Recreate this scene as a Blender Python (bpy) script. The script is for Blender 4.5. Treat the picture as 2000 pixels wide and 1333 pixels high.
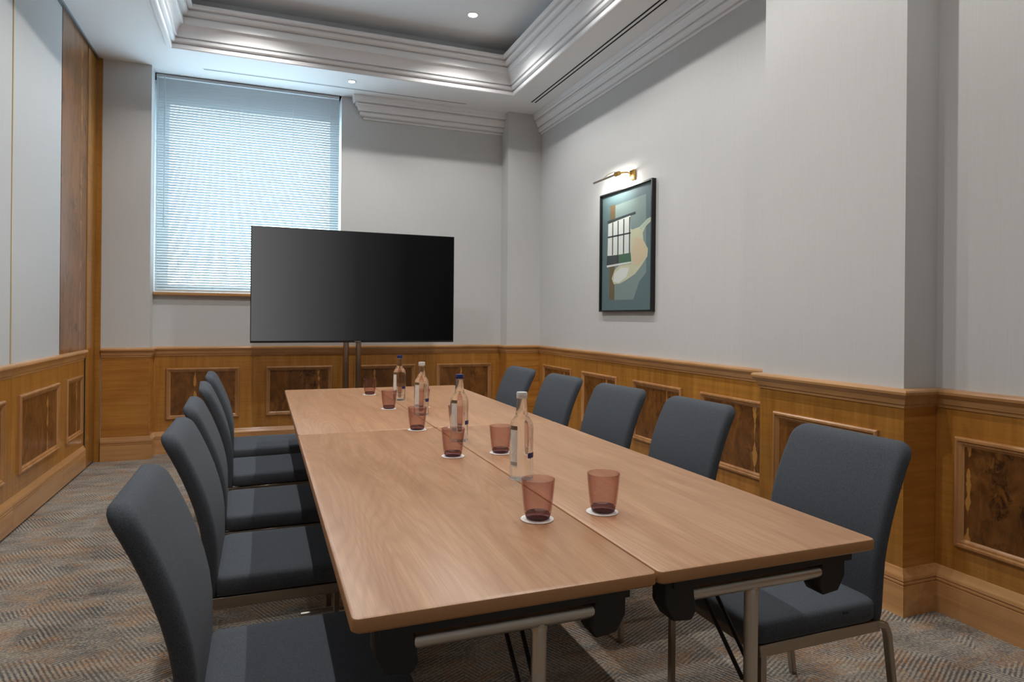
import bpy, bmesh, math, random
from mathutils import Vector, Matrix
random.seed(7)
for o in list(bpy.data.objects): bpy.data.objects.remove(o, do_unlink=True)
SC = bpy.context.scene
COL = SC.collection

# ------------------------------------------------------------------ camera
F_PX, YAW, ROLL, CY, CAM_H = 1265.44, 0.367, 0.0095, 620.98, 1.1792
cam = bpy.data.cameras.new('camera'); cam_o = bpy.data.objects.new('camera', cam); COL.objects.link(cam_o)
cam.sensor_width = 36.0; cam.lens = F_PX / 2000 * 36.0
cam.shift_y = (CY - 666.5) / 2000
cam.clip_start = 0.02
r0 = Vector((math.cos(YAW), -math.sin(YAW), 0)); fw = Vector((math.sin(YAW), math.cos(YAW), 0)); up0 = Vector((0, 0, 1))
cr = r0 * math.cos(ROLL) + up0 * math.sin(ROLL); cu = up0 * math.cos(ROLL) - r0 * math.sin(ROLL)
M = Matrix.Identity(4)
for i in range(3):
    M[i][0] = cr[i]; M[i][1] = cu[i]; M[i][2] = -fw[i]
M[2][3] = CAM_H
cam_o.matrix_world = M
SC.camera = cam_o

# ------------------------------------------------------------------ world (overcast daylight outside the window), exposure
W = bpy.data.worlds.new('World'); SC.world = W; W.use_nodes = True
bg = W.node_tree.nodes['Background']
SKY_L = 9.8
# overcast sky: horizon one third as bright as the zenith, darker ground below
_nt = W.node_tree; _tc = _nt.nodes.new('ShaderNodeTexCoord'); _sp = _nt.nodes.new('ShaderNodeSeparateXYZ'); _nt.links.new(_tc.outputs['Generated'], _sp.inputs[0])
_mr = _nt.nodes.new('ShaderNodeMapRange'); _mr.inputs['From Min'].default_value = 0.0; _mr.inputs['From Max'].default_value = 1.0
_mr.inputs['To Min'].default_value = SKY_L; _mr.inputs['To Max'].default_value = SKY_L * 3.0; _nt.links.new(_sp.outputs['Z'], _mr.inputs['Value'])
_gr = _nt.nodes.new('ShaderNodeMapRange'); _gr.inputs['From Min'].default_value = -0.12; _gr.inputs['From Max'].default_value = 0.0
_gr.inputs['To Min'].default_value = 0.6; _gr.inputs['To Max'].default_value = 1.0; _nt.links.new(_sp.outputs['Z'], _gr.inputs['Value'])
_mu = _nt.nodes.new('ShaderNodeMath'); _mu.operation = 'MULTIPLY'; _nt.links.new(_mr.outputs[0], _mu.inputs[0]); _nt.links.new(_gr.outputs[0], _mu.inputs[1])
bg.inputs['Color'].default_value = (0.66, 0.87, 1.0, 1); _nt.links.new(_mu.outputs[0], bg.inputs['Strength'])
SC.view_settings.view_transform = 'Standard'; SC.view_settings.look = 'None'
SC.view_settings.gamma = 1.0; SC.view_settings.exposure = 0.0
try: SC.view_settings.use_curve_mapping = False
except Exception: pass
SLAT_TILT = -41.0
DOWN_W = 58.0          # watts of each ceiling downlight
DOWN_COL = (1.0, 0.965, 0.92)

# ------------------------------------------------------------------ room measures (metres)
XL = -1.250                      # partition face
XR, XB, XN = 2.6024, 2.4111, 2.5955   # right wall, projecting breast, near part of right wall
YB = 6.1686                      # back wall
YP = 5.998                       # front of left pier
YQ = 5.986                       # front of right pier
XP, XQ = -0.8628, 2.2463         # inner edges of the two piers
YBR0, YBR1 = 1.868, 2.658        # breast
YF = -1.6                        # wall behind the camera
ZC, ZU = 3.215, 3.60             # lower soffit, upper tray ceiling
ZRT, ZRB, ZBT = 0.9085, 0.830, 0.190
ZPT, ZPB = 0.7237, 0.2867
TXL, TXM, TXR, TYN, TYS, TYF, TZ = 0.1235, 0.6514, 1.1741, 0.964, 2.5403, 4.0897, 0.735

# ------------------------------------------------------------------ node helpers
def mat(name):
    m = bpy.data.materials.new(name); m.use_nodes = True
    nt = m.node_tree; b = nt.nodes['Principled BSDF']
    return m, nt, b
def node(nt, typ, **kw):
    n = nt.nodes.new(typ)
    for k, v in kw.items():
        if hasattr(n, k) and k not in ('inputs',): setattr(n, k, v)
    return n
def lnk(nt, a, b): nt.links.new(a, b)
def setin(n, **kw):
    for k, v in kw.items(): n.inputs[k.replace('_', ' ')].default_value = v
def srgb(r, g, b):
    def f(c):
        c /= 255.0
        return c / 12.92 if c <= 0.04045 else ((c + 0.055) / 1.055) ** 2.4
    return (f(r), f(g), f(b), 1)
def ramp(nt, stops, fac=None):
    n = nt.nodes.new('ShaderNodeValToRGB'); e = n.color_ramp.elements
    while len(e) < len(stops): e.new(0.5)
    for i, (p, c) in enumerate(stops):
        e[i].position = p; e[i].color = c
    if fac is not None: lnk(nt, fac, n.inputs['Fac'])
    return n
def coords(nt, scale=(1, 1, 1), rot=(0, 0, 0), loc=(0, 0, 0), rnd=False, out='Object'):
    tc = nt.nodes.new('ShaderNodeTexCoord'); mp = nt.nodes.new('ShaderNodeMapping')
    mp.inputs['Scale'].default_value = scale; mp.inputs['Rotation'].default_value = rot; mp.inputs['Location'].default_value = loc
    src = tc.outputs[out]
    if rnd:
        oi = nt.nodes.new('ShaderNodeObjectInfo'); v = nt.nodes.new('ShaderNodeVectorMath'); v.operation = 'SCALE'
        cx = nt.nodes.new('ShaderNodeCombineXYZ')
        for i in range(3): lnk(nt, oi.outputs['Random'], cx.inputs[i])
        lnk(nt, cx.outputs[0], v.inputs[0]); v.inputs['Scale'].default_value = 37.0
        a = nt.nodes.new('ShaderNodeVectorMath'); a.operation = 'ADD'
        lnk(nt, src, a.inputs[0]); lnk(nt, v.outputs[0], a.inputs[1]); src = a.outputs[0]
    lnk(nt, src, mp.inputs['Vector'])
    return mp.outputs['Vector']
def noise(nt, vec, scale=5, detail=4, rough=0.5, dist=0.0):
    n = nt.nodes.new('ShaderNodeTexNoise'); lnk(nt, vec, n.inputs['Vector'])
    n.inputs['Scale'].default_value = scale; n.inputs['Detail'].default_value = detail
    n.inputs['Roughness'].default_value = rough; n.inputs['Distortion'].default_value = dist
    return n.outputs['Fac']
def math_n(nt, op, a, b=None, c=None):
    n = nt.nodes.new('ShaderNodeMath'); n.operation = op
    for i, v in enumerate((a, b, c)):
        if v is None: continue
        if isinstance(v, (int, float)): n.inputs[i].default_value = v
        else: lnk(nt, v, n.inputs[i])
    return n.outputs[0]
def mixc(nt, fac, a, b, mode='MIX'):
    n = nt.nodes.new('ShaderNodeMix'); n.data_type = 'RGBA'; n.blend_type = mode
    if isinstance(fac, (int, float)): n.inputs[0].default_value = fac
    else: lnk(nt, fac, n.inputs[0])
    for i, v in ((6, a), (7, b)):
        if isinstance(v, tuple): n.inputs[i].default_value = v
        else: lnk(nt, v, n.inputs[i])
    return n.outputs[2]
def bump(nt, b, h, strength=0.2, dist=0.002):
    n = nt.nodes.new('ShaderNodeBump'); n.inputs['Strength'].default_value = strength; n.inputs['Distance'].default_value = dist
    lnk(nt, h, n.inputs['Height']); lnk(nt, n.outputs['Normal'], b.inputs['Normal'])

# ------------------------------------------------------------------ materials
def m_plain(name, col, rough=0.5, metal=0.0, spec=None, nscale=None, nstr=0.05, coat=0.0, var=0.015):
    m, nt, b = mat(name)
    b.inputs['Base Color'].default_value = col; b.inputs['Roughness'].default_value = rough; b.inputs['Metallic'].default_value = metal
    if spec is not None: b.inputs['Specular IOR Level'].default_value = spec
    b.inputs['Coat Weight'].default_value = coat
    v = coords(nt); f = noise(nt, v, nscale or 40, 3)
    c = mixc(nt, f, tuple(x * (1 - var) for x in col[:3]) + (1,), tuple(min(1, x * (1 + var)) for x in col[:3]) + (1,))
    lnk(nt, c, b.inputs['Base Color'])
    if nscale: bump(nt, b, f, nstr, 0.001)
    return m
def m_wall(name, c0, c1):
    m, nt, b = mat(name); b.inputs['Roughness'].default_value = 0.75; b.inputs['Specular IOR Level'].default_value = 0.2
    v = coords(nt, (160, 160, 6)); f = noise(nt, v, 1.0, 3)
    v2 = coords(nt, (6, 6, 220)); f2 = noise(nt, v2, 1.0, 2)
    s = math_n(nt, 'MULTIPLY_ADD', f2, 0.35, math_n(nt, 'MULTIPLY', f, 0.65))
    lnk(nt, mixc(nt, s, c0, c1), b.inputs['Base Color']); bump(nt, b, s, 0.15, 0.001)
    return m
def m_maple(name, dark, mid, light, along='Z', rough=0.28, coat=0.35, curl=True):
    m, nt, b = mat(name)
    sc = {'Z': (22, 22, 1.6), 'X': (1.2, 22, 22), 'Y': (22, 1.2, 22), 'H': (1.5, 1.5, 26)}[along]
    v = coords(nt, sc, rnd=True); f = noise(nt, v, 1.0, 6, 0.6, 0.6)
    r = ramp(nt, [(0.25, dark), (0.5, mid), (0.78, light)], f)
    c = r.outputs['Color']
    if curl:
        v2 = coords(nt, (3, 3, 70), rnd=True); f2 = noise(nt, v2, 1.0, 3, 0.5, 0.5)
        c = mixc(nt, math_n(nt, 'MULTIPLY', f2, 0.30), c, mid, 'MIX')
        v4 = coords(nt, (1, 1, 60), rnd=True); f4 = noise(nt, v4, 1.3, 2, 0.4, 0.8)
        c = mixc(nt, 0.35, c, ramp(nt, [(0.3, (0.6, 0.6, 0.6, 1)), (0.6, (1, 1, 1, 1))], f4).outputs['Color'], 'MULTIPLY')
    v3 = coords(nt, (1.7, 1.7, 1.3), rnd=True); f3 = noise(nt, v3, 2.0, 2)
    c = mixc(nt, 0.5, c, ramp(nt, [(0.3, (0.72, 0.68, 0.62, 1)), (0.7, (1.1, 1.08, 1.04, 1))], f3).outputs['Color'], 'MULTIPLY')
    oi = nt.nodes.new('ShaderNodeObjectInfo')
    vv = math_n(nt, 'MULTIPLY_ADD', oi.outputs['Random'], 0.22, 0.89)
    hs = nt.nodes.new('ShaderNodeHueSaturation'); lnk(nt, vv, hs.inputs['Value']); lnk(nt, c, hs.inputs['Color']); c = hs.outputs[0]
    lnk(nt, c, b.inputs['Base Color']); b.inputs['Roughness'].default_value = rough
    b.inputs['Coat Weight'].default_value = coat; b.inputs['Coat Roughness'].default_value = 0.12
    return m
def m_burl(name, tall=False):
    m, nt, b = mat(name)
    v = coords(nt, (9, 9, 2.2) if tall else (11, 11, 5), rnd=True); f = noise(nt, v, 1.0, 6, 0.62, 1.2)
    A = [srgb(88, 54, 24), srgb(120, 76, 34), srgb(150, 100, 50)] if not tall else [srgb(112, 72, 38), srgb(140, 92, 50), srgb(164, 112, 66)]
    c = ramp(nt, [(0.3, A[0]), (0.52, A[1]), (0.75, A[2])], f).outputs['Color']
    vk = coords(nt, (16, 16, 9) if tall else (22, 22, 14), rnd=True)
    k1 = noise(nt, vk, 1.0, 5, 0.7, 0.8); big = noise(nt, coords(nt, (4, 4, 3), rnd=True), 1.0, 3)
    ks = math_n(nt, 'MULTIPLY', ramp(nt, [(0.50, (0, 0, 0, 1)), (0.62, (1, 1, 1, 1))], k1).outputs['Color'],
                ramp(nt, [(0.40, (0, 0, 0, 1)), (0.62, (1, 1, 1, 1))], big).outputs['Color'])
    c = mixc(nt, math_n(nt, 'MULTIPLY', ks, 0.85), c, srgb(42, 24, 12))
    # pale sapwood streak, placed per panel by the object's own "streak" value (metres from the panel centre)
    at = nt.nodes.new('ShaderNodeAttribute'); at.attribute_type = 'OBJECT'; at.attribute_name = 'streak'
    tc = nt.nodes.new('ShaderNodeTexCoord'); sp = nt.nodes.new('ShaderNodeSeparateXYZ'); lnk(nt, tc.outputs['Object'], sp.inputs[0])
    wz = noise(nt, coords(nt, (0.01, 0.01, 9), rnd=True), 1.0, 3, 0.6)
    ww = noise(nt, coords(nt, (0.01, 0.01, 13), (0, 0, 0), (5, 3, 9), rnd=True), 1.0, 2)
    d = math_n(nt, 'ABSOLUTE', math_n(nt, 'SUBTRACT', math_n(nt, 'ADD', sp.outputs['X'], math_n(nt, 'MULTIPLY_ADD', wz, 0.03, -0.015)), at.outputs['Fac']))
    hw = math_n(nt, 'MULTIPLY_ADD', ww, 0.064, -0.023)
    st = math_n(nt, 'SMOOTH_MIN', 1.0, math_n(nt, 'MULTIPLY', math_n(nt, 'MAXIMUM', math_n(nt, 'SUBTRACT', hw, d), 0.0), 260.0), 0.1)
    c = mixc(nt, math_n(nt, 'MINIMUM', st, 0.9), c, srgb(192, 138, 72))
    lnk(nt, c, b.inputs['Base Color']); b.inputs['Roughness'].default_value = 0.3
    b.inputs['Coat Weight'].default_value = 0.3; b.inputs['Coat Roughness'].default_value = 0.1
    return m
def m_table(name):
    m, nt, b = mat(name)
    v = coords(nt, (24, 1.5, 24), rnd=True); warp = noise(nt, coords(nt, (2.2, 0.7, 1), rnd=True), 1.0, 2)
    cmb = nt.nodes.new('ShaderNodeVectorMath'); cmb.operation = 'ADD'
    cx = nt.nodes.new('ShaderNodeCombineXYZ'); lnk(nt, math_n(nt, 'MULTIPLY', warp, 7.0), cx.inputs[0])
    lnk(nt, v, cmb.inputs[0]); lnk(nt, cx.outputs[0], cmb.inputs[1])
    f = noise(nt, cmb.outputs[0], 1.0, 6, 0.65, 0.3)
    fine = noise(nt, coords(nt, (260, 6, 260), rnd=True), 1.0, 3)
    c = ramp(nt, [(0.3, srgb(176, 130, 94)), (0.5, srgb(190, 145, 108)), (0.72, srgb(202, 158, 120))], f).outputs['Color']
    c = mixc(nt, 0.35, c, ramp(nt, [(0.3, srgb(205, 195, 185)), (0.6, (1, 1, 1, 1))], fine).outputs['Color'], 'MULTIPLY')
    # cathedral figure: contour lines of a long stretched field
    cf = noise(nt, coords(nt, (5.0, 0.55, 5.0), rnd=True), 1.0, 2, 0.45, 0.2)
    cl = math_n(nt, 'MULTIPLY_ADD', math_n(nt, 'SINE', math_n(nt, 'MULTIPLY', cf, 190.0)), 0.5, 0.5)
    cl = math_n(nt, 'MULTIPLY', math_n(nt, 'POWER', cl, 2.0), math_n(nt, 'MULTIPLY_ADD', fine, 0.9, 0.1))
    c = mixc(nt, math_n(nt, 'MULTIPLY', cl, 0.38), c, srgb(150, 104, 70))
    lnk(nt, c, b.inputs['Base Color']); b.inputs['Roughness'].default_value = 0.36
    b.inputs['Specular IOR Level'].default_value = 0.55
    bump(nt, b, fine, 0.12, 0.0006)
    return m
def m_carpet(name):
    m, nt, b = mat(name); b.inputs['Roughness'].default_value = 0.95; b.inputs['Specular IOR Level'].default_value = 0.05
    base = coords(nt)
    # patches of short parallel strokes laid in four directions
    vo = nt.nodes.new('ShaderNodeTexVoronoi'); lnk(nt, base, vo.inputs['Vector']); vo.inputs['Scale'].default_value = 3.6; vo.feature = 'F1'
    vo.distance = 'MANHATTAN'
    wob = noise(nt, base, 9, 2)
    sep = nt.nodes.new('ShaderNodeSeparateXYZ'); lnk(nt, base, sep.inputs[0])
    sc = nt.nodes.new('ShaderNodeSeparateColor'); lnk(nt, vo.outputs['Color'], sc.inputs[0])
    def lines(ax, ay, fr):
        t = math_n(nt, 'ADD', math_n(nt, 'MULTIPLY', sep.outputs['X'], ax), math_n(nt, 'MULTIPLY', sep.outputs['Y'], ay))
        t = math_n(nt, 'MULTIPLY_ADD', wob, 0.008, t)
        return math_n(nt, 'MULTIPLY_ADD', math_n(nt, 'SINE', math_n(nt, 'MULTIPLY', t, fr)), 0.5, 0.5)
    A = lines(0.90, 0.44, 440); B = lines(-0.44, 0.90, 440)
    sel = math_n(nt, 'GREATER_THAN', sc.outputs['Red'], 0.5)
    L = nt.nodes.new('ShaderNodeMix'); lnk(nt, sel, L.inputs[0]); lnk(nt, A, L.inputs[2]); lnk(nt, B, L.inputs[3])
    brk = noise(nt, base, 95, 3, 0.75)
    fld = noise(nt, coords(nt, (1.0, 1.9, 1), (0, 0, 0.35), (2, 5, 0)), 5.0, 4, 0.65)
    amp = ramp(nt, [(0.34, (0.10, 0.10, 0.10, 1)), (0.66, (0.62, 0.62, 0.62, 1))], noise(nt, base, 4.5, 2)).outputs['Color']
    ln = math_n(nt, 'MULTIPLY', math_n(nt, 'SUBTRACT', L.outputs[0], 0.5), amp)
    sm = math_n(nt, 'ADD', math_n(nt, 'ADD', ln, math_n(nt, 'MULTIPLY_ADD', brk, 1.1, -0.05)), math_n(nt, 'MULTIPLY_ADD', fld, 0.9, -0.45))
    mask = ramp(nt, [(0.28, (0, 0, 0, 1)), (0.74, (1, 1, 1, 1))], sm).outputs['Color']
    big = noise(nt, coords(nt, (1.0, 1.8, 1), (0, 0, 0.35)), 2.6, 4, 0.6)
    org = noise(nt, coords(nt, (1.2, 2.0, 1), (0, 0, 0.35), (4, 7, 1)), 4.2, 5, 0.75)
    dark = mixc(nt, ramp(nt, [(0.38, (0, 0, 0, 1)), (0.6, (1, 1, 1, 1))], big).outputs['Color'], srgb(84, 87, 94), srgb(114, 113, 112))
    light = mixc(nt, ramp(nt, [(0.4, (0, 0, 0, 1)), (0.62, (1, 1, 1, 1))], brk).outputs['Color'], srgb(168, 161, 150), srgb(193, 180, 160))
    orf = math_n(nt, 'MULTIPLY', ramp(nt, [(0.46, (0, 0, 0, 1)), (0.60, (1, 1, 1, 1))], org).outputs['Color'],
                 ramp(nt, [(0.45, (0, 0, 0, 1)), (0.6, (1, 1, 1, 1))], noise(nt, base, 120, 2, 0.6)).outputs['Color'])
    c = mixc(nt, mask, dark, light)
    c = mixc(nt, math_n(nt, 'MULTIPLY', orf, 0.75), c, srgb(182, 124, 66))
    lnk(nt, c, b.inputs['Base Color'])
    bump(nt, b, noise(nt, base, 700, 2), 0.5, 0.004)
    return m
def m_fabric(name, c0, c1, rough=0.85):
    m, nt, b = mat(name); b.inputs['Roughness'].default_value = rough; b.inputs['Specular IOR Level'].default_value = 0.25
    b.inputs['Sheen Weight'].default_value = 0.04; b.inputs['Sheen Roughness'].default_value = 0.5
    v = coords(nt); f = noise(nt, v, 420, 3, 0.7)
    lnk(nt, mixc(nt, ramp(nt, [(0.3, (0, 0, 0, 1)), (0.7, (1, 1, 1, 1))], f).outputs['Color'], c0, c1), b.inputs['Base Color'])
    bump(nt, b, f, 0.25, 0.001)
    return m
def m_metal(name, col, rough=0.25):
    m, nt, b = mat(name); b.inputs['Metallic'].default_value = 1.0; b.inputs['Roughness'].default_value = rough
    v = coords(nt, (3, 3, 3)); f = noise(nt, v, 3.0, 1)
    lnk(nt, mixc(nt, f, tuple(x * 0.96 for x in col[:3]) + (1,), col), b.inputs['Base Color'])
    return m
def m_thin_glass(name, tint, ior=1.45, rough=0.02):
    m, nt, b = mat(name); nt.nodes.remove(b)
    out = nt.nodes['Material Output']
    t = nt.nodes.new('ShaderNodeBsdfTransparent')
    lw0 = nt.nodes.new('ShaderNodeLayerWeight'); lw0.inputs['Blend'].default_value = 0.5      # longer path through the wall at a slant absorbs more
    lnk(nt, mixc(nt, math_n(nt, 'POWER', lw0.outputs['Facing'], 1.8), tint, tuple(x ** 4.0 for x in tint[:3]) + (1,)), t.inputs['Color'])
    g = nt.nodes.new('ShaderNodeBsdfGlossy'); g.inputs['Roughness'].default_value = rough
    lw = nt.nodes.new('ShaderNodeLayerWeight'); lw.inputs['Blend'].default_value = 0.5
    f0 = ((ior - 1) / (ior + 1)) ** 2
    fr = math_n(nt, 'MULTIPLY_ADD', math_n(nt, 'POWER', lw.outputs['Facing'], 5.0), 1 - f0, f0)
    mx = nt.nodes.new('ShaderNodeMixShader'); lnk(nt, fr, mx.inputs[0]); lnk(nt, t.outputs[0], mx.inputs[1]); lnk(nt, g.outputs[0], mx.inputs[2])
    lnk(nt, mx.outputs[0], out.inputs['Surface'])
    return m
def m_solid_glass(name, tint, ior=1.33, through=0.3):
    m, nt, b = mat(name); nt.nodes.remove(b)
    out = nt.nodes['Material Output']
    t = nt.nodes.new('ShaderNodeBsdfTransparent'); t.inputs['Color'].default_value = tint
    g = nt.nodes.new('ShaderNodeBsdfGlass'); g.inputs['IOR'].default_value = ior; g.inputs['Roughness'].default_value = 0.0; g.inputs['Color'].default_value = tint
    mx = nt.nodes.new('ShaderNodeMixShader'); mx.inputs[0].default_value = through
    lnk(nt, g.outputs[0], mx.inputs[1]); lnk(nt, t.outputs[0], mx.inputs[2]); lnk(nt, mx.outputs[0], out.inputs['Surface'])
    return m
def m_emit(name, col, s):
    m, nt, b = mat(name); b.inputs['Base Color'].default_value = col
    b.inputs['Emission Color'].default_value = col; b.inputs['Emission Strength'].default_value = s
    return m
def m_slat(name):
    m, nt, b = mat(name); nt.nodes.remove(b); out = nt.nodes['Material Output']
    d = nt.nodes.new('ShaderNodeBsdfDiffuse'); d.inputs['Color'].default_value = (0.52, 0.55, 0.57, 1)
    t = nt.nodes.new('ShaderNodeBsdfTranslucent'); t.inputs['Color'].default_value = (0.52, 0.56, 0.58, 1)
    mx = nt.nodes.new('ShaderNodeMixShader'); mx.inputs[0].default_value = 0.06
    lnk(nt, d.outputs[0], mx.inputs[1]); lnk(nt, t.outputs[0], mx.inputs[2]); lnk(nt, mx.outputs[0], out.inputs['Surface'])
    return m
def m_label_print(name):
    # back label: white paper with rows of small grey print, a dark stamp and a barcode block
    m, nt, b = mat(name); b.inputs['Roughness'].default_value = 0.5
    tc = nt.nodes.new('ShaderNodeTexCoord'); sp = nt.nodes.new('ShaderNodeSeparateXYZ'); lnk(nt, tc.outputs['Object'], sp.inputs[0])
    z = sp.outputs['Z']
    row = math_n(nt, 'GREATER_THAN', math_n(nt, 'SINE', math_n(nt, 'MULTIPLY', z, 1500.0)), 0.1)
    wd = math_n(nt, 'GREATER_THAN', noise(nt, coords(nt, (380, 380, 60)), 1.0, 2), 0.47)
    txt = math_n(nt, 'MULTIPLY', math_n(nt, 'MULTIPLY', row, wd), 0.30)
    bar = math_n(nt, 'MULTIPLY', math_n(nt, 'LESS_THAN', z, 0.052), math_n(nt, 'GREATER_THAN', z, 0.042))
    head = math_n(nt, 'MULTIPLY', math_n(nt, 'LESS_THAN', z, 0.146), math_n(nt, 'GREATER_THAN', z, 0.139))
    f = math_n(nt, 'MAXIMUM', txt, math_n(nt, 'MULTIPLY', math_n(nt, 'MAXIMUM', bar, head), 0.6))
    lnk(nt, mixc(nt, f, srgb(244, 244, 242), srgb(96, 96, 102)), b.inputs['Base Color'])
    return m

MW = m_wall('wall_covering', srgb(197, 198, 198), srgb(209, 210, 210))
MPANEL = m_wall('partition_fabric', srgb(192, 195, 197), srgb(204, 207, 209))
MCEIL = m_plain('soffit_paint', srgb(240, 242, 244), 0.7, nscale=60, nstr=0.02)
MTRAY = m_plain('tray_paint', srgb(232, 235, 238), 0.75, nscale=60, nstr=0.02)
MMOULD = m_plain('white_moulding_paint', srgb(238, 239, 241), 0.6)
MBOARD = m_maple('maple_veneer', srgb(150, 98, 38), srgb(178, 122, 52), srgb(198, 144, 72), 'Z')
MBOARDH = m_maple('maple_veneer_cross', srgb(152, 97, 38), srgb(178, 120, 52), srgb(196, 142, 70), 'H', curl=False)
MRAIL = m_maple('rail_wood_x', srgb(176, 126, 76), srgb(200, 150, 98), srgb(216, 170, 118), 'X', curl=False)
MRAILY = m_maple('rail_wood_y', srgb(176, 126, 76), srgb(200, 150, 98), srgb(216, 170, 118), 'Y', curl=False)
MFRAME = m_maple('frame_wood', srgb(156, 108, 64), srgb(180, 130, 82), srgb(198, 150, 100), 'Z', curl=False)
MBURL = m_burl('burl_veneer'); MBURLT = m_burl('burl_veneer_tall', True)
MTABLE = m_table('laminate_oak'); MEDGE = m_plain('table_edge', srgb(176, 128, 84), 0.4)
MCARPET = m_carpet('carpet')
MCHAIR = m_fabric('charcoal_fabric', srgb(57, 62, 69), srgb(88, 94, 102))
MNICK = m_metal('brushed_nickel', srgb(206, 200, 190), 0.32)
MDNICK = m_metal('dark_nickel', srgb(172, 162, 148), 0.28)
MBLACK = m_plain('black_plastic', srgb(22, 23, 25), 0.45)
MBRASS = m_metal('brass', srgb(214, 172, 98), 0.22)
MGOLD = m_plain('gold_strip_paint', srgb(196, 178, 136), 0.45)
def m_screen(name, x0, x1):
    # gradient put into the screen's emission, grey at the left to black at the right
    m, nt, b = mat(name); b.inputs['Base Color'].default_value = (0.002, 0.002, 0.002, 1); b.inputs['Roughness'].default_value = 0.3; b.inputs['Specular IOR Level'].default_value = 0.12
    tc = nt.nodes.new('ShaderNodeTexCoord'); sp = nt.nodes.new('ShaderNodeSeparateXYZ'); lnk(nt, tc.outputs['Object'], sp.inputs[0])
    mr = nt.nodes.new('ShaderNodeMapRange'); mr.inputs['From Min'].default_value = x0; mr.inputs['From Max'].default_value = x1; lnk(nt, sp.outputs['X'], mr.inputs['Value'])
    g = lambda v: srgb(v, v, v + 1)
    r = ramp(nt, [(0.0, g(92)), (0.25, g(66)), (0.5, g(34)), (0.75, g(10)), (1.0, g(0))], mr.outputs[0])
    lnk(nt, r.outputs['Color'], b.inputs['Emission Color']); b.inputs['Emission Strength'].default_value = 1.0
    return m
MSCREEN = m_screen('screen_gradient', -0.82, 0.82)
MBEZ = m_plain('bezel_black', srgb(26, 26, 28), 0.35)
MPOLE = m_metal('stand_steel', srgb(170, 166, 162), 0.16)
MTUMB = m_thin_glass('tumbler_glass', (0.905, 0.82, 0.81, 1)); MTBASE = m_thin_glass('tumbler_base', (0.55, 0.40, 0.42, 1))
MBOT = m_solid_glass('bottle_glass_water', (0.985, 0.995, 0.99, 1), 1.33, 0.25)
MCOAST = m_plain('coaster_card', srgb(236, 234, 230), 0.7)
MCAPB = m_plain('cap_blue', srgb(34, 40, 96), 0.35); MCAPW = m_plain('cap_silver', srgb(214, 214, 212), 0.35)
MLABEL = m_label_print('label_print'); MLABB = m_plain('label_blue', srgb(30, 38, 100), 0.45); MOLIVE = m_plain('olive_brown', srgb(112, 98, 74), 0.5)
MPANE = m_thin_glass('window_glass', (0.97, 0.99, 1.0, 1), 1.3); MPICG = m_thin_glass('picture_glass', (0.98, 0.99, 0.99, 1), 1.45)
MSLAT = m_slat('blind_slat'); MCORD = m_plain('cord_white', srgb(206, 212, 216), 0.7)
MWINF = m_plain('window_frame_paint', srgb(214, 220, 224), 0.5)
MSLOT = m_plain('slot_black', srgb(20, 20, 22), 0.8); MTRIM = m_plain('lamp_trim_white', srgb(230, 230, 228), 0.4)
MLAMP = m_emit('lamp_face', (1.0, 0.96, 0.88, 1), 22.0)
MTRACK = m_metal('track_aluminium', srgb(150, 156, 164), 0.35)
MDARKGAP = m_plain('dark_gap', srgb(38, 30, 26), 0.8)

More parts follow.
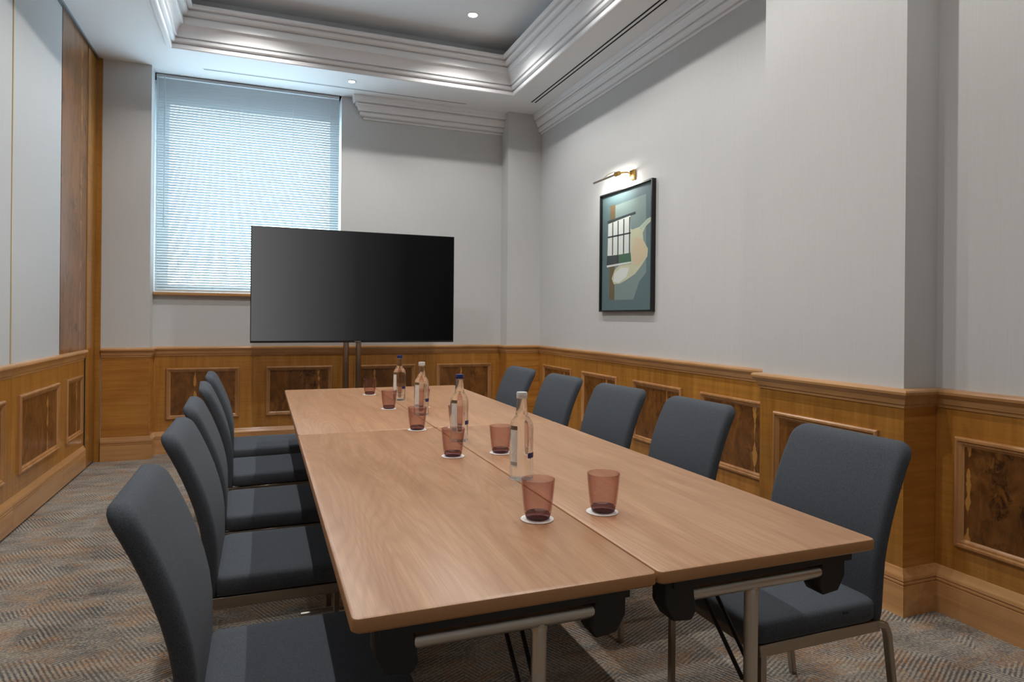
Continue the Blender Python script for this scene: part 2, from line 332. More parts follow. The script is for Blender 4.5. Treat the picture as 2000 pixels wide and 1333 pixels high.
# ------------------------------------------------------------------ mesh helpers
class MB:
    def __init__(s): s.v = []; s.f = []; s.sm = []
    def add(s, vs, fs, smooth=False):
        n = len(s.v); s.v += [tuple(p) for p in vs]
        for f in fs: s.f.append(tuple(i + n for i in f)); s.sm.append(smooth)
        return s
    def box(s, x0, x1, y0, y1, z0, z1):
        x0, x1 = sorted((x0, x1)); y0, y1 = sorted((y0, y1)); z0, z1 = sorted((z0, z1))
        vs = [(x0, y0, z0), (x1, y0, z0), (x1, y1, z0), (x0, y1, z0), (x0, y0, z1), (x1, y0, z1), (x1, y1, z1), (x0, y1, z1)]
        return s.add(vs, [(0, 3, 2, 1), (4, 5, 6, 7), (0, 1, 5, 4), (1, 2, 6, 5), (2, 3, 7, 6), (3, 0, 4, 7)])
    def rings(s, rings, closed=True, caps=True, smooth=True):
        n = len(rings[0]); vs = [p for r in rings for p in r]; fs = []
        for i in range(len(rings) - 1):
            for j in range(n if closed else n - 1):
                k = (j + 1) % n
                fs.append((i * n + j, i * n + k, (i + 1) * n + k, (i + 1) * n + j))
        s.add(vs, fs, smooth)
        if caps:
            s.add(rings[0], [tuple(reversed(range(n)))]); s.add(rings[-1], [tuple(range(n))])
        return s
    def tube(s, pts, r, n=12, caps=True):
        P = [Vector(p) for p in pts]; rs = r if isinstance(r, (list, tuple)) else [r] * len(P); R = []
        for i, p in enumerate(P):
            d = (P[min(i + 1, len(P) - 1)] - P[max(i - 1, 0)]).normalized()
            a = Vector((0, 0, 1)) if abs(d.z) < 0.9 else Vector((1, 0, 0))
            u = d.cross(a).normalized(); w = d.cross(u)
            R.append([p + (u * math.cos(2 * math.pi * k / n) + w * math.sin(2 * math.pi * k / n)) * rs[i] for k in range(n)])
        return s.rings(R, True, caps)
    def bar(s, a, b, hw, hh, up=(0, 0, 1)):
        a = Vector(a); b = Vector(b); d = (b - a).normalized(); u = d.cross(Vector(up)).normalized(); w = u.cross(d)
        def ring(p): return [p + u * hw + w * hh, p - u * hw + w * hh, p - u * hw - w * hh, p + u * hw - w * hh]
        return s.rings([ring(a), ring(b)], True, True, False)
    def lathe(s, prof, c=(0, 0, 0), n=32, cap=True):
        R = [[(c[0] + r * math.cos(2 * math.pi * k / n), c[1] + r * math.sin(2 * math.pi * k / n), c[2] + z) for k in range(n)] for r, z in prof]
        return s.rings(R, True, cap)
    def poly(s, pts): return s.add(pts, [tuple(range(len(pts)))])
    def prism(s, pts, off):
        n = len(pts); o = Vector(off); vs = [Vector(p) for p in pts] + [Vector(p) + o for p in pts]
        fs = [tuple(range(n - 1, -1, -1)), tuple(range(n, 2 * n))] + [(i, (i + 1) % n, n + (i + 1) % n, n + i) for i in range(n)]
        return s.add(vs, fs)
    def build(s, name, m, parent=None, bevel=0.0, seg=2, loc=None, rz=0.0, angle=40):
        me = bpy.data.meshes.new(name); me.from_pydata(s.v, [], s.f); me.update()
        bm = bmesh.new(); bm.from_mesh(me)
        bmesh.ops.remove_doubles(bm, verts=bm.verts, dist=1e-6)
        bmesh.ops.recalc_face_normals(bm, faces=bm.faces)
        if bevel > 0:
            es = [e for e in bm.edges if len(e.link_faces) == 2 and e.calc_face_angle(0) > math.radians(30)]
            bmesh.ops.bevel(bm, geom=es, offset=bevel, segments=seg, affect='EDGES', profile=0.5)
        bm.to_mesh(me); bm.free()
        for p in me.polygons: p.use_smooth = True
        me.set_sharp_from_angle(angle=math.radians(angle))
        me.materials.append(m)
        o = bpy.data.objects.new(name, me); COL.objects.link(o)
        if parent is not None: o.parent = parent
        if loc is not None: o.location = loc
        o.rotation_euler[2] = rz
        return o
def tag(o, label, cat, group=None):
    o['label'] = label; o['category'] = cat
    if group: o['group'] = group
    return o
def thing(name, label, cat, loc=(0, 0, 0), rz=0.0, group=None):
    o = bpy.data.objects.new(name, None); COL.objects.link(o); o.location = loc; o.rotation_euler[2] = rz
    o.empty_display_size = 0.1
    return tag(o, label, cat, group)
def struct(o, label=None):
    o['kind'] = 'structure'
    if label: o['label'] = label
    return o
def copy_tree(o, parent=None):
    c = o.copy(); COL.objects.link(c)
    if parent is not None: c.parent = parent
    for ch in list(o.children): copy_tree(ch, c)
    return c
def sweep(path, prof, closed=False):
    """sections of a moulding: prof (n, z), n measured to the right of the path direction; mitred corners"""
    P = [Vector(p) for p in path]; n = len(P); S = []
    for i in range(n):
        if closed: a, b = P[i] - P[i - 1], P[(i + 1) % n] - P[i]
        else:
            a = P[i] - P[i - 1] if i > 0 else P[1] - P[0]
            b = P[i + 1] - P[i] if i < n - 1 else P[-1] - P[-2]
        a.normalize(); b.normalize()
        na = Vector((a.y, -a.x)); nb = Vector((b.y, -b.x)); m = (na + nb)
        m = m / max(1e-6, m.dot(na)) if m.length > 1e-6 else na
        S.append([(P[i].x + m.x * q, P[i].y + m.y * q, z) for q, z in prof])
    return S
def sweep_obj(name, S, i0, i1, m, parent=None):
    return MB().rings([S[k % len(S)] for k in range(i0, i1 + 1)], True, True, False).build(name, m, parent, angle=24)

# ================================================================== SETTING
# floor
fl = struct(MB().box(XL - 0.3, 3.0, YF - 0.2, 6.6, -0.1, 0.0).build('floor', MCARPET), 'grey, beige and orange patterned carpet')

# back wall with the window opening, and the two piers
OX0, OX1, OZ0 = -0.90, 0.6640, 1.345
wb = MB()
wb.box(XL - 0.3, OX0, YB, YB + 0.30, 0, 3.9).box(OX0, OX1, YB, YB + 0.30, 0, OZ0).box(OX1, 3.0, YB, YB + 0.30, 0, 3.9).box(OX0, OX1, YB, YB + 0.30, ZC, 3.9)
wall_back = struct(wb.build('wall_back', MW), 'pale grey back wall with a window')
MB().box(XL - 0.3, XP, YP, YB, 0, ZC).build('pier', MW, wall_back)
MB().box(XQ, XR + 0.2, YQ, YB, 0, ZC).build('pier', MW, wall_back)
# right wall
wall_right = struct(MB().box(XR, XR + 0.4, YBR1 - 0.4, YB + 0.3, 0, 3.9).build('wall_right', MW), 'long pale grey right wall')
MB().box(XB, XR + 0.4, YBR0, YBR1, 0, ZC).build('breast', MW, wall_right)
MB().box(XN, XR + 0.4, YF - 0.2, YBR0, 0, 3.9).build('near_wall', MW, wall_right)
# wall behind the camera
wall_front = struct(MB().box(XL - 0.3, 3.0, YF - 0.2, YF, 0, 3.9).build('wall_front', MW), 'plain wall behind the camera')
# left wall: folding partition
wall_left = struct(MB().box(XL - 0.3, XL - 0.02, YF - 0.2, YB, 0, 3.9).build('wall_left', MDARKGAP), 'panelled folding partition on the left')

# ceiling: lower soffit ring, tray walls, tray ceiling
TL, TR, TB, TF = -0.692, 2.129, 5.521, -1.05
ce = MB()
ce.box(XL - 0.3, TL, YF - 0.2, YB + 0.3, ZC, ZC + 0.1).box(TR, 3.0, YF - 0.2, YB + 0.3, ZC, ZC + 0.1)
ce.box(TL, TR, TB, YB + 0.3, ZC, ZC + 0.1).box(TL, TR, YF - 0.2, TF, ZC, ZC + 0.1)
ceiling = struct(ce.build('ceiling', MCEIL), 'white dropped soffit around the recessed ceiling tray')
tw = MB(); tw.box(TL - 0.1, TL, TF - 0.1, TB + 0.1, ZC + 0.1, ZU).box(TR, TR + 0.1, TF - 0.1, TB + 0.1, ZC + 0.1, ZU)
tw.box(TL, TR, TB, TB + 0.1, ZC + 0.1, ZU).box(TL, TR, TF - 0.1, TF, ZC + 0.1, ZU)
tw.build('tray_side', MTRAY, ceiling)
MB().box(TL - 0.1, TR + 0.1, TF - 0.1, TB + 0.1, ZU, ZU + 0.1).build('tray_top', MTRAY, ceiling)
# crown moulding of the tray: each side a piece
cp = [(0.0, 3.235), (0.0, 3.193), (0.028, 3.193), (0.034, 3.199), (0.034, 3.226), (0.022, 3.228), (0.022, 3.236), (0.048, 3.236), (0.056, 3.242), (0.061, 3.254), (0.061, 3.262), (0.050, 3.264),
      (0.050, 3.272), (0.072, 3.272), (0.072, 3.282), (0.074, 3.302), (0.081, 3.324), (0.093, 3.342), (0.108, 3.352), (0.118, 3.352), (0.118, 3.404), (0.104, 3.406), (0.104, 3.415), (0.132, 3.415),
      (0.146, 3.422), (0.153, 3.434), (0.153, 3.446), (0.140, 3.448), (0.140, 3.457), (0.172, 3.457), (0.184, 3.464), (0.184, 3.484), (0.176, 3.486), (0.0, 3.40)]
S = sweep([(TL, TF), (TL, TB), (TR, TB), (TR, TF)], cp, True)
tr1 = None
for i, nm in enumerate(('left', 'back', 'right', 'front')):
    o = sweep_obj('trim_%d' % (i + 1), S, i, i + 1, MMOULD); struct(o, 'white stepped crown moulding on the %s side of the ceiling tray' % nm)
# wall cornices
CN = 0.085
cw = [(0, 3.022), (0.012, 3.022), (0.012, 3.036), (0.004, 3.038), (0.004, 3.046), (0.024, 3.046), (0.034, 3.054), (0.038, 3.066), (0.038, 3.078), (0.028, 3.080), (0.028, 3.089), (0.048, 3.089),
      (0.049, 3.106), (0.054, 3.125), (0.062, 3.137), (0.072, 3.137), (0.072, 3.146), (0.060, 3.148), (0.060, 3.157), (0.080, 3.157), (0.086, 3.166), (0.086, 3.176), (0.092, 3.178), (0.092, 3.2145), (0, 3.2145)]
S = sweep([(0.872, YB + 0.12), (0.872, YB), (XQ, YB)], [(a * 1.25, z) for a, z in cw])
struct(sweep_obj('trim_5', S, 0, 2, MMOULD), 'white cornice on the back wall right of the window')
S = sweep([(XR, YQ), (XR, YBR1)], cw)
struct(sweep_obj('trim_6', S, 0, 1, MMOULD), 'long white cornice on the right wall')
S = sweep([(XN, YBR0), (XN, YF)], cw)
struct(sweep_obj('trim_7', S, 0, 1, MMOULD), 'white cornice on the near right wall')

# dado rail and baseboard round back and right walls
path = [(XL + 0.05, YP), (XP, YP), (XP, YB), (XQ, YB), (XQ, YQ), (XR, YQ), (XR, YBR1), (XB, YBR1), (XB, YBR0), (XN, YBR0), (XN, YF)]
rail = [(0, ZRB), (0.012, ZRB), (0.013, 0.842), (0.019, 0.846), (0.021, 0.858), (0.024, 0.868), (0.032, 0.876), (0.036, 0.882), (0.040, 0.886), (0.041, 0.896), (0.038, 0.903), (0.030, 0.907), (0, ZRT)]
base = [(0, 0), (0.026, 0), (0.026, 0.122), (0.022, 0.124), (0.022, 0.127), (0.026, 0.129), (0.026, 0.136), (0.022, 0.138), (0.022, 0.141), (0.026, 0.143), (0.026, 0.152), (0.024, 0.160),
        (0.016, 0.170), (0.014, 0.180), (0.010, 0.188), (0.0, ZBT)]
S = sweep(path, rail)
t8 = struct(MB().rings([S[k] for k in range(0, 6)], True, True, False).build('trim_8', MRAIL, angle=28), 'wooden dado rail along the back wall')
t9 = struct(MB().rings([S[k] for k in range(5, 11)], True, True, False).build('trim_9', MRAILY, angle=28), 'wooden dado rail along the right wall')
S = sweep(path, base)
struct(MB().rings([S[k] for k in range(0, 6)], True, True, False).build('baseboard_back', MRAIL, angle=28), 'wooden baseboard with two grooves on the back wall')
struct(MB().rings([S[k] for k in range(5, 11)], True, True, False).build('baseboard_right', MRAILY, angle=28), 'wooden baseboard with two grooves on the right wall')

# wainscot helpers; a face is given by its origin, its horizontal direction and its outward normal
def face_obj(name, m, parent, o, d, nrm, u0, u1, z0, z1, n0, n1, bevel=0.0):
    """box on a wall face; local X runs along d so the veneer and its streak follow the panel"""
    c = Vector((o[0], o[1], 0)) + Vector((d[0], d[1], 0)) * ((u0 + u1) / 2) + Vector((0, 0, (z0 + z1) / 2))
    ang = math.atan2(d[1], d[0]); w = (u1 - u0) / 2; h = (z1 - z0) / 2
    # local y axis is d rotated +90; outward normal is either +y or -y
    sy = 1 if (-d[1] * nrm[0] + d[0] * nrm[1]) > 0 else -1
    return MB().box(-w, w, sy * n0, sy * n1, -h, h).build(name, m, parent, bevel, 1, c, ang)
def panel_frame(parent, o, d, nrm, u0, u1, z0, z1, n0, fwid=0.036, m=None):
    c = Vector((o[0], o[1], 0)) + Vector((d[0], d[1], 0)) * ((u0 + u1) / 2) + Vector((0, 0, (z0 + z1) / 2))
    ang = math.atan2(d[1], d[0]); w = (u1 - u0) / 2; h = (z1 - z0) / 2
    sy = 1 if (-d[1] * nrm[0] + d[0] * nrm[1]) > 0 else -1
    prof = [(0, 0), (0, 0.010), (0.006, 0.016), (0.014, 0.017), (0.018, 0.011), (0.026, 0.010), (0.030, 0.006), (fwid, 0.003), (fwid, 0)]
    R = []
    for q, t in prof:
        y = sy * (n0 + t); R.append([(-w + q, y, -h + q), (w - q, y, -h + q), (w - q, y, h - q), (-w + q, y, h - q)])
    R.append(R[0])
    return MB().rings(R, True, False, False).build('panel_moulding', m or MFRAME, parent, 0, 1, c, ang, 25)
def wainscot(wall, o, d, nrm, bays, mboard=None):
    """bays: (u0, u1, panel u0, panel u1, streak fraction)"""
    for (u0, u1, p0, p1, st) in bays:
        face_obj('veneer_board', mboard or MBOARD, wall, o, d, nrm, u0 + 0.0008, u1 - 0.0008, ZBT - 0.02, ZRB + 0.02, 0.0, 0.008)
        if p0 is None: continue
        panel_frame(wall, o, d, nrm, p0, p1, ZPB, ZPT, 0.008)
        b = face_obj('burl_panel', MBURL, wall, o, d, nrm, p0 + 0.034, p1 - 0.034, ZPB + 0.034, ZPT - 0.034, 0.002, 0.010)
        b['streak'] = (st - 0.5) * (p1 - p0 - 0.068)
nB, nR, nL = (0, -1), (-1, 0), (1, 0)
wainscot(wall_back, (0, YP), (1, 0), nB, [(XL + 0.05, XP, None, None, 0)], MBOARDH)
wainscot(wall_back, (0, YB), (1, 0), nB, [(XP + 0.008, -0.075, -0.7609, -0.1874, 0.37), (-0.075, 0.695, 0.0291, 0.6007, 0.83), (0.695, 1.479, 0.80, 1.3753, 0.3), (1.479, XQ - 0.008, 1.5831, 2.149, 0.43)])
wainscot(wall_back, (0, YQ), (1, 0), nB, [(XQ, XR - 0.008, None, None, 0)], MBOARDH)
face_obj('veneer_board', MBOARDH, wall_back, (XP, 0), (0, 1), nL, YP - 0.008, YB - 0.008, ZBT - 0.02, ZRB + 0.02, 0, 0.008)
face_obj('veneer_board', MBOARDH, wall_back, (XQ, 0), (0, 1), nR, YQ - 0.008, YB - 0.008, ZBT - 0.02, ZRB + 0.02, 0, 0.008)
# on the right wall u runs towards the camera (-Y)
wainscot(wall_right, (XR, 0), (0, -1), nR, [(-YQ + 0.008, -5.13, -5.863, -5.236, 0.78), (-5.13, -4.31, -5.028, -4.431, 0.74), (-4.31, -3.49, -4.1975, -3.593, 0.73), (-3.49, -YBR1, -3.3967, -2.795, 0.84)])
wainscot(wall_right, (XB, 0), (0, -1), nR, [(-YBR1 - 0.008, -YBR0 + 0.008, -2.563, -1.972, 0.71)])
face_obj('veneer_board', MBOARDH, wall_right, (0, YBR0), (1, 0), nB, XB - 0.008, XN - 0.008, ZBT - 0.02, ZRB + 0.02, 0, 0.008)
wainscot(wall_right, (XN, 0), (0, -1), nR, [(-YBR0 + 0.008, -1.08, -1.777, -1.18, 0.03), (-1.08, -0.28, -0.98, -0.38, 0.6), (-0.28, 0.52, -0.18, 0.42, 0.4), (0.52, -YF, 0.62, 1.22, 0.5)])

# left partition: modules with fabric above, veneer below; u runs away from the camera (+Y)
mods = [(-1.6, -0.46), (-0.46, 0.47), (0.47, 1.40), (1.40, 2.33), (2.33, 3.26), (3.26, 4.190), (4.190, 5.12), (5.12, 5.715)]
pan = {(3.26, 4.190): (3.37, 4.08, 0.6), (4.190, 5.12): (4.2999, 5.048, 0.72), (5.12, 5.715): (5.2185, 5.6391, 0.7)}
for (a, b_) in mods:
    p = pan.get((a, b_), (a + 0.11, b_ - 0.11, 0.5))
    wainscot(wall_left, (XL - 0.012, 0), (0, 1), nL, [(a, b_, p[0], p[1], p[2])])
    Sx = [[(XL - 0.014 + n * 0.9, y, z) for n, z in rail] for y in (a + 0.001, b_ - 0.001)]
    MB().rings(Sx, True, True, False).build('rail_piece', MRAILY, wall_left, angle=28)
fb = [-1.6, -0.487, 0.443, 1.373, 2.303, 3.233, 4.163, 5.051]
for a, b_ in zip(fb[:-1], fb[1:]):
    face_obj('fabric_panel', MPANEL, wall_left, (XL, 0), (0, 1), nL, a + 0.006, b_ - (0.006 if b_ < 5 else 0.0), ZRT - 0.005, ZC - 0.02, -0.02, 0.0, 0.002)
    if b_ < 5: face_obj('gold_strip', MGOLD, wall_left, (XL, 0), (0, 1), nL, b_ - 0.006, b_ + 0.006, ZRT - 0.005, ZC - 0.02, -0.02, 0.004)
pl = face_obj('burl_plank', MBURLT, wall_left, (XL, 0), (0, 1), nL, 5.052, 5.712, ZRT - 0.005, ZC - 0.02, -0.02, 0.003); pl['streak'] = 0.17
MB().box(XL - 0.03, XL + 0.008, 5.722, 5.985, 0.012, ZC - 0.02).build('post', MBOARD, wall_left, 0.004, 2)
MB().box(XL - 0.03, XL + 0.002, 5.712, 5.722, 0.012, ZC - 0.02).build('post_joint', MDARKGAP, wall_left)
MB().box(XL - 0.03, XL + 0.045, 5.985, YP - 0.001, 0.0, ZC - 0.001).build('jamb', MBOARD, wall_left, 0.002, 1)
MB().box(XL - 0.02, XL + 0.022, YF, 5.985, ZC - 0.020, ZC - 0.0005).build('ceiling_track', MTRACK, wall_left, 0.002, 1)
bl = None
for k, (a, b_) in enumerate(mods):
    Sx = [[(XL - 0.014 + n, y, max(z, 0.016)) for n, z in base] for y in (a + 0.0012, b_ - 0.0012)]
    if bl is None: bl = struct(MB().rings(Sx, True, True, False).build('baseboard_left', MRAILY, angle=28), 'grooved wooden baseboard of the left partition')
    else: MB().rings(Sx, True, True, False).build('baseboard_piece', MRAILY, bl, angle=28)

# window: frame, panes, sill
FY = YB + 0.20
GX0, GX1, GZ0, GZ1 = -0.78, 0.585, 1.44, 3.03
win = struct(MB().box(OX0, GX0, FY, FY + 0.06, OZ0, ZC).box(GX1, OX1, FY, FY + 0.06, OZ0, ZC).box(GX0, GX1, FY, FY + 0.06, OZ0, GZ0).box(GX0, GX1, FY, FY + 0.06, GZ1, ZC)
             .build('window_1', MWINF), 'tall window behind a venetian blind')
MB().poly([(GX0, FY + 0.03, GZ0), (GX1, FY + 0.03, GZ0), (GX1, FY + 0.03, GZ1), (GX0, FY + 0.03, GZ1)]).build('pane', MPANE, win)
MB().box(XP + 0.001, OX1 + 0.02, YB - 0.045, YB + 0.199, OZ0 - 0.004, OZ0 + 0.024).build('window_sill', MRAIL, win, 0.006, 3)

_pl = bpy.data.lights.new('window_portal', 'AREA'); _pl.shape = 'RECTANGLE'; _pl.size = GX1 - GX0; _pl.size_y = GZ1 - GZ0; _pl.cycles.is_portal = True
_po = bpy.data.objects.new('window_portal', _pl); COL.objects.link(_po); _po.location = ((GX0 + GX1) / 2, FY + 0.10, (GZ0 + GZ1) / 2); _po.rotation_euler = (math.radians(-90), 0, 0)
# ================================================================== THINGS
# venetian blind
BX0, BX1, BZ0, BZ1, BY = -0.856, 0.6436, 1.378, ZC - 0.0003, YB + 0.022
bl_o = thing('venetian_blind', 'white venetian blind lowered over the window, cord on its left', 'blind', (0, BY, BZ1))
MB().box(BX0, BX1, -0.014, 0.014, -0.026, 0).build('headrail', MCORD, bl_o, 0.002, 1)
MB().box(BX0, BX1, -0.013, 0.013, BZ0 - BZ1, BZ0 - BZ1 + 0.016).build('bottom_rail', MCORD, bl_o, 0.003, 2)
ns = 80; pitch = (BZ1 - 0.03 - (BZ0 + 0.02)) / ns
sl = MB(); R = []
for x in (BX0, BX1):
    R.append([(x, -0.0125, -0.0012), (x, -0.006, 0.0004), (x, 0, 0.0010), (x, 0.006, 0.0004), (x, 0.0125, -0.0012), (x, 0.006, 0.0000), (x, 0, 0.0006), (x, -0.006, 0.0000)])
slat0 = sl.rings(R, True, True, True).build('slat', MSLAT, bl_o)
for k in range(ns):
    s_ = slat0 if k == 0 else slat0.copy()
    if k: COL.objects.link(s_); s_.parent = bl_o
    s_.location = (0, 0, BZ0 + 0.022 + pitch * (k + 0.4) - BZ1); s_.rotation_euler = (math.radians(SLAT_TILT), 0, 0)
for x in (-0.68, -0.20, 0.24, 0.56):
    MB().box(x - 0.001, x + 0.001, -0.0135, -0.0125, BZ0 - BZ1 + 0.016, -0.026).build('ladder_cord', MCORD, bl_o)
MB().tube([(BX0 + 0.065, -0.02, -0.02), (BX0 + 0.065, -0.02, -1.30)], 0.004, 8).build('tilt_wand', MCORD, bl_o)
MB().tube([(BX0 + 0.012, -0.018, -0.02), (BX0 + 0.012, -0.018, BZ0 - BZ1 + 0.01)], 0.003, 6).build('pull_cord', MCORD, bl_o)

# tables
def rrect(x0, x1, y0, y1, r, n=5):
    pts = []
    for cx, cy, a0 in ((x1 - r, y1 - r, 0), (x0 + r, y1 - r, 90), (x0 + r, y0 + r, 180), (x1 - r, y0 + r, 270)):
        for k in range(n + 1):
            a = math.radians(a0 + 90 * k / n); pts.append((cx + r * math.cos(a), cy + r * math.sin(a)))
    return pts
def make_table(x0, x1, y0, y1, legx, label):
    cx, cy = (x0 + x1) / 2, (y0 + y1) / 2; w, l = (x1 - x0) / 2 - 0.0012, (y1 - y0) / 2 - 0.0012
    t = thing('folding_table', label, 'table', (cx, cy, 0), 0, 'folding meeting tables pushed together')
    th = 0.024
    rings = []
    for q, z in ((0.004, TZ - th), (0.0, TZ - th + 0.004), (0.0, TZ - 0.004), (0.0015, TZ - 0.0012), (0.004, TZ)):
        rings.append([(x, y, z) for x, y in rrect(-w + q, w - q, -l + q, l - q, 0.012)])
    top = MB().rings(rings[:4] + [rings[3]], True, False).add(rings[0], [tuple(range(len(rings[0])))]).build('edge_band', MEDGE, t)
    MB().rings([rings[3], rings[4]], True, False).add(rings[4], [tuple(range(len(rings[4])))]).build('tabletop', MTABLE, t)
    zb = TZ - th
    for sx in (-1, 1):
        MB().box(sx * (w - 0.060), sx * (w - 0.085), -l + 0.16, l - 0.16, zb - 0.035, zb).build('side_rail', MBLACK, t)
    for sy in (-1, 1):
        yl = sy * (l - 0.055)
        lx = legx - cx
        MB().box(-w + 0.045, w - 0.045, sy * (l - 0.020), sy * (l - 0.028), zb - 0.020, zb).build('end_rail', MBLACK, t)
        bar = MB().tube([(-w + 0.095, yl, zb - 0.047), (w - 0.085, yl, zb - 0.047)], 0.0150, 20).build('crossbar', MNICK, t)
        for sx in (-1, 1):
            # black folding bracket holding the end of the crossbar
            xa = sx * (w - 0.10)
            pts = [(xa, yl + 0.03, zb), (xa + sx * 0.060, yl + 0.03, zb), (xa + sx * 0.060, yl + 0.03, zb - 0.060), (xa + sx * 0.042, yl + 0.03, zb - 0.090), (xa + sx * 0.000, yl + 0.03, zb - 0.094), (xa - sx * 0.010, yl + 0.03, zb - 0.078)]
            MB().prism(pts, (0, -0.045 if sy > 0 else -0.045, 0)).build('bracket', MBLACK, t, 0.003, 1)
        lg_ = MB().tube([(lx, yl, zb - 0.050), (lx, yl, 0.05)], 0.0135, 18).build('leg', MNICK, t)
        MB().tube([(lx, yl, zb - 0.066), (lx, yl, zb - 0.058)], [0.0150, 0.0142], 18).build('weld_collar', MNICK, lg_)
        ft_ = MB().tube([(-w + 0.02, yl, 0.030), (w - 0.02, yl, 0.030)], 0.020, 16).build('foot', MNICK, t)
        for sx in (-1, 1):
            MB().tube([(sx * (w - 0.05), yl, 0.0), (sx * (w - 0.05), yl, 0.014)], 0.014, 12).build('glide', MBLACK, ft_)
        # folding strut and its hinge block
        MB().box(lx - 0.030, lx + 0.030, yl - sy * 0.14, yl - sy * 0.22, zb - 0.090, zb).build('hinge_block', MBLACK, t, 0.004, 1)
        MB().tube([(lx - 0.012, yl - sy * 0.18, zb - 0.08), (lx - 0.008, yl - sy * 0.012, zb - 0.245)], 0.0045, 8).build('strut', MBLACK, t)
        MB().tube([(lx + 0.022, yl - sy * 0.18, zb - 0.08), (lx + 0.016, yl - sy * 0.012, zb - 0.235)], 0.0045, 8).build('strut', MBLACK, t)
    return t
make_table(TXL, TXM, TYN, TYS, 0.447, 'near left oak-look folding table, its front corner closest to the camera')
make_table(TXM, TXR, TYN, TYS, 0.902, 'near right oak-look folding table with the closest right-hand chair pushed under it')
make_table(TXL, TXM, TYS, TYF, 0.39, 'far left oak-look folding table in front of the television stand')
make_table(TXM, TXR, TYS, TYF, 0.91, 'far right oak-look folding table nearest the corner of the back and right walls')

# chairs: local +x points to the table, origin on the floor below the rear of the seat
def make_chair():
    t = thing('meeting_chair', 'x', 'chair', (0, 0, 0), 0, 'charcoal chairs round the meeting table')
    ZS, ZT = 0.425, 0.838
    # seat pad
    R = []
    for q, z in ((0.022, 0.362), (0.006, 0.366), (0.0, 0.376), (0.0, 0.410), (0.004, 0.418), (0.014, 0.4225), (0.05, 0.4245), (0.12, ZS + 0.0005)):
        R.append([(x, y, z) for x, y in rrect(-0.012 + q * 0.5, 0.405 - q, -0.208 + q, 0.208 - q, 0.03)])
    MB().rings(R, True, True).build('seat', MCHAIR, t, angle=60)
    # backrest: curved upholstered shell
    Z = [0.350, 0.352, 0.358, 0.38, 0.42, 0.47, 0.52, 0.57, 0.62, 0.67, 0.71, 0.745, 0.775, 0.795, 0.812, 0.823, 0.831, 0.836, ZT]
    fx = lambda z: -0.004 + 0.004 * max(0, (0.52 - z) / 0.1) * 0.2 + (-0.112 * ((z - 0.50) / 0.34) ** 1.7 if z > 0.50 else 0.0)
    def hw(z):
        w = 0.200 + 0.010 * math.sin(min(1, max(0, (z - 0.36) / 0.42)) * math.pi * 0.75)
        r = 0.045
        if z > ZT - r: w = w - r + math.sqrt(max(0.0, r * r - (z - (ZT - r)) ** 2))
        if z < 0.36: w -= 0.01 * (0.36 - z) / 0.01
        return w
    def thk(z):
        th = 0.040 + 0.010 * min(1, max(0, (z - 0.5) / 0.3))
        r = 0.026
        if z > ZT - r: th *= 0.30 + 0.70 * math.sqrt(max(0.0, 1 - ((z - (ZT - r)) / r) ** 2))
        if z < 0.36: th *= 0.8
        return th
    R = []; sgn = 1
    for z in Z:
        w, th, f = hw(z), thk(z), fx(z); rr = min(0.018, th * 0.48)
        mid = f - (0.04 + 0.010 * min(1, max(0, (z - 0.5) / 0.3))) / 2
        ring = []
        for x, y in rrect(mid - th / 2, mid + th / 2, -w, w, rr, 4): ring.append((x, y, z))
        R.append(ring)
    MB().rings(R, True, True).build('backrest', MCHAIR, t, angle=70)
    # frame and legs
    for sy in (-1, 1):
        y = sy * 0.192
        MB().bar((0.385, y, 0.346), (-0.030, y, 0.346), 0.008, 0.016).build('side_rail', MDNICK, t, 0.002, 1)
        MB().bar((0.372, y, 0.352), (0.372, y, 0.0), 0.009, 0.009, (1, 0, 0)).build('leg', MDNICK, t, 0.002, 1)
        lg = MB()
        pts = [Vector((-0.020, y, 0.349)), Vector((-0.052, y, 0.342)), Vector((-0.064, y, 0.315)), Vector((-0.110, y, 0.0))]
        rg = []
        for i, p in enumerate(pts):
            d = (pts[min(i + 1, 3)] - pts[max(i - 1, 0)]).normalized(); n_ = Vector((-d.z, 0, d.x)); s_ = Vector((0, 1, 0))
            a, b_ = 0.009, 0.010
            rg.append([p + n_ * a + s_ * b_, p - n_ * a + s_ * b_, p - n_ * a - s_ * b_, p + n_ * a - s_ * b_])
        lg.rings(rg, True, True, False).build('leg', MDNICK, t, 0.002, 1)
    MB().bar((0.372, -0.19, 0.344), (0.372, 0.19, 0.344), 0.008, 0.014).build('front_rail', MDNICK, t, 0.002, 1)
    MB().bar((-0.022, -0.19, 0.344), (-0.022, 0.19, 0.344), 0.008, 0.012).build('rear_rail', MDNICK, t, 0.002, 1)
    return t
ch0 = make_chair()
MB().box(0.10, 0.118, 0.206, 0.2105, 0.404, 0.4085).build('seat_tag', MBLACK, [c for c in ch0.children if c.name.startswith('seat') and 'rail' not in c.name][0])
